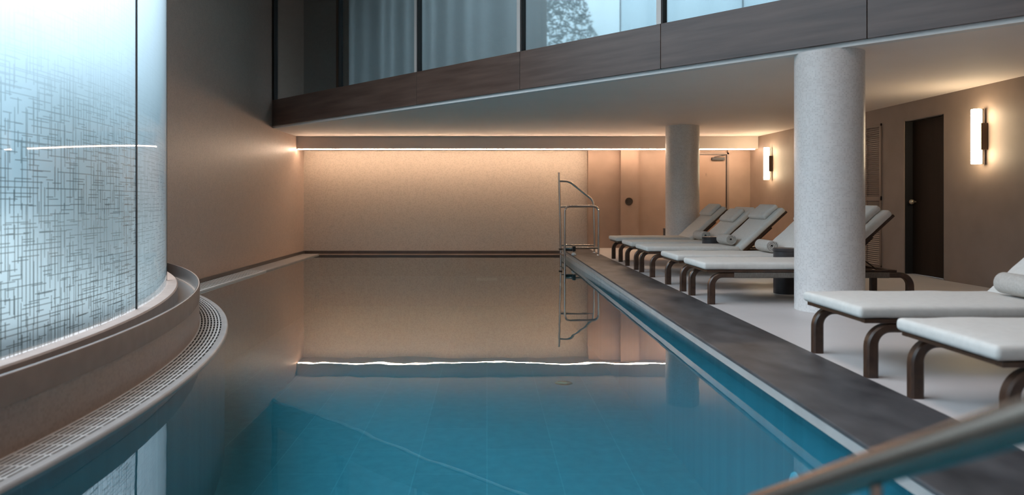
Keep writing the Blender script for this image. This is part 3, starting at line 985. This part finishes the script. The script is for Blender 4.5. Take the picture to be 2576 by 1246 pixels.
lad = empty('pool_ladder', (2.07, 13.85, 0.0))
tag(lad, 'stainless steel pool ladder rail at the far right corner of the pool', 'pool ladder')
lo = Vector(lad.location)
def T(name, pts, r, mat=M['steel'], rb=0.1, parent=lad):
    q = MB().tube([p - lo for p in (bend(pts, rb) if len(pts) > 2 else [Vector(p) for p in pts])], r, 14)
    return q.build(name, mat, parent, smooth=True)
yf, yk = 13.50, 14.19
T('front_rail', [(1.445, yf, -1.0), (1.445, yf, 0.91), (2.07, yf, 0.91), (2.07, yf, 0.0)], 0.021, rb=0.11)
T('tall_post', [(1.445, yk, -1.0), (1.44, yk, 0.05), (1.405, yk, 1.565)], 0.022, rb=0.02)
T('rear_rail', [(1.41, yk, 1.395), (1.60, yk, 1.395), (2.06, yk, 1.03), (2.085, yk, 0.90), (2.10, yk, 0.0)], 0.021, rb=0.10)
T('arm_rail', [(1.425, yk, 0.895), (2.08, yk, 0.905)], 0.018)
T('lower_bar', [(1.46, yf, 0.135), (2.07, yf, 0.135)], 0.020)
T('lower_bar', [(1.45, yk, 0.145), (2.10, yk, 0.145)], 0.017)
T('cross_bar', [(1.445, yf, -0.02), (1.44, yk, -0.02)], 0.018)
for z in (-0.32, -0.62):
    MB().box(1.40 - lo.x, 1.49 - lo.x, yf - lo.y, yk - lo.y, z, z + 0.03).build('tread', M['brushed'], lad, bevel=0.006)
MB().box(1.45 - lo.x, 1.60 - lo.x, yf + 0.03 - lo.y, yf + 0.11 - lo.y, 0.075, 0.135).build('clamp_arm', M['black'], lad, bevel=0.006)
MB().box(1.585 - lo.x, 1.645 - lo.x, yf - 0.03 - lo.y, yf + 0.10 - lo.y, 0.075, 0.175).build('clamp', M['black'], lad, bevel=0.012)
MB().box(1.40 - lo.x, 1.47 - lo.x, yk - 0.04 - lo.y, yk + 0.04 - lo.y, 0.055, 0.085).build('collar', M['bronze'], lad, bevel=0.008)
T('clamp_stem', [(1.615, yf + 0.02, 0.03), (1.615, yf + 0.02, 0.08)], 0.012)
o = MB().lathe(1.61 - lo.x, yf - 0.0 - lo.y, [(0.0, 0.003), (0.045, 0.003), (0.045, 0.015), (0.038, 0.036), (0.018, 0.050), (0.0, 0.052)], 20).build('white_foot', M['white_plastic'], lad, smooth=True)
for (x, y) in ((2.07, yf), (2.10, yk)):
    MB().lathe(x - lo.x, y - lo.y, [(0.0, 0.0035), (0.042, 0.0035), (0.040, 0.012), (0.024, 0.02), (0.0, 0.02)], 20).build('base_flange', M['steel'], lad, smooth=True)

# ------------------------------------------------------------------ blurred handrail in the foreground
hr = empty('handrail', (0.595, 1.10, 0.0))
tag(hr, 'out of focus metal handrail sloping across the bottom right corner', 'handrail')
ho = Vector(hr.location)
pa, pb = Vector((0.642, 0.87, 0.737)), Vector((0.498, 1.35, 0.430))
dd = pb - pa
pts = [pa - dd * 0.9, pa, Vector((0.585, 1.10, 0.597)), pb, pa + dd * 1.9]
q = MB().tube([p - ho for p in pts], 0.0255, 20); q.build('rail', M['rail_metal'], hr, smooth=True)
q = MB().tube([Vector((0.588, 1.10, 0.585)) - ho, Vector((0.588, 1.10, ZF)) - ho], 0.009, 14); q.build('post', M['rail_metal'], hr, smooth=True)
pe = pa + dd * 1.9
q = MB().tube([pe - ho, Vector((pe.x - 0.01, pe.y + 0.04, pe.z - 0.05)) - ho, Vector((pe.x - 0.01, pe.y + 0.05, -0.9)) - ho], 0.0235, 16); q.build('end_post', M['rail_metal'], hr, smooth=True)
MB().lathe(0.588 - ho.x, 0, [(0, ZF + 0.0035), (0.05, ZF + 0.0035), (0.048, ZF + 0.012), (0.0, ZF + 0.014)], 20).build('base_flange', M['steel'], hr, smooth=True)

# ------------------------------------------------------------------ pool fittings
o = MB().lathe(0, 0, [(0.0, 0.03), (0.035, 0.026), (0.055, 0.012), (0.06, 0.0), (0.0, 0.0)], 24).build('pool_inlet', M['white_plastic'], smooth=True)
o.location = (1.70, 4.0, -0.55); o.rotation_euler = (0, -PI / 2, 0)
tag(o, 'round white inlet fitting under water on the right pool wall near the handrail', 'pool fitting')
o = MB().box(-0.22, 0.22, -0.01, 0, -0.03, 0.03).build('pool_skimmer', M['white_plastic'], bevel=0.004)
o.location = (0.0, 15.615, -0.67)
tag(o, 'narrow pale rectangular inlet under water on the far pool wall', 'pool fitting')
o = MB().lathe(0, 0, [(0.0, 0.012), (0.09, 0.012), (0.11, 0.0), (0.0, 0.0)], 28).build('floor_drain', M['brushed'], smooth=True)
o.location = (0.95, 9.0, ZF)
tag(o, 'round drain cover on the pool floor below the light strip reflection', 'drain')

# ------------------------------------------------------------------ outside: garden seen blurred through the glass
struct('ground', MB().box(-60, -4.5, -40, 60, -0.4, -0.05), M['grass'])
def cypress(x, y, h, r, label):
    root = empty('tree', (x, y, -0.05))
    tag(root, label, 'tree', 'garden trees beyond the curved glass')
    MB().tube([(0, 0, 0), (0, 0, h * 0.25)], 0.08, 8).build('trunk', M['bark'], root)
    rr = random.Random(int(x * 10 + y * 100))
    q = MB()
    seg, rows = 14, 12
    for i in range(rows + 1):
        t = i / rows
        rad = r * (math.sin(PI * (0.12 + 0.88 * t) ** 0.8) ** 0.8) * (1 - 0.25 * t) + 0.02
        for j in range(seg):
            a = 2 * PI * j / seg
            k = rad * (1 + rr.uniform(-0.22, 0.22))
            q.vert((k * math.cos(a), k * math.sin(a), h * 0.1 + h * 0.9 * t + rr.uniform(-0.05, 0.05) * h * 0.3))
    for i in range(rows):
        for j in range(seg):
            j2 = (j + 1) % seg
            q.f.append([i * seg + j, i * seg + j2, (i + 1) * seg + j2, (i + 1) * seg + j])
    if h > 7:
        q = MB()
        for i in range(5200):
            t = rr.random(); a = rr.uniform(0, 2 * PI)
            rad = r * (0.45 + 0.55 * math.sin(PI * t)) * rr.random() ** 0.4
            c = Vector((rad * math.cos(a), rad * math.sin(a), h * 0.12 + h * 0.88 * t))
            e1 = Vector((rr.gauss(0, 1), rr.gauss(0, 1), rr.gauss(0, 1))).normalized(); e2 = e1.orthogonal().normalized()
            l = rr.uniform(0.05, 0.10)
            q.quad([c - e1 * l, c + e2 * l * 0.4, c + e1 * l, c - e2 * l * 0.4])
    q.build('foliage', M['leaf'], root, smooth=h <= 7, angle=80)
for (x, y, h, r, l) in (
        (-8.1, 10.3, 2.9, 0.36, 'slender dark garden tree, a soft blurred shape behind the glass left of the window joint'),
        (-9.0, 11.4, 3.0, 0.34, 'slim dark garden tree, a soft blurred shape behind the glass right of the window joint'),
        (-6.6, 9.3, 2.0, 0.22, 'thin dark garden tree blurred behind the left part of the etched glass'),
        (-12.5, 7.4, 7.5, 1.5, 'tall leafy garden tree mirrored in the upper gallery glazing')):
    cypress(x, y, h, r, l)
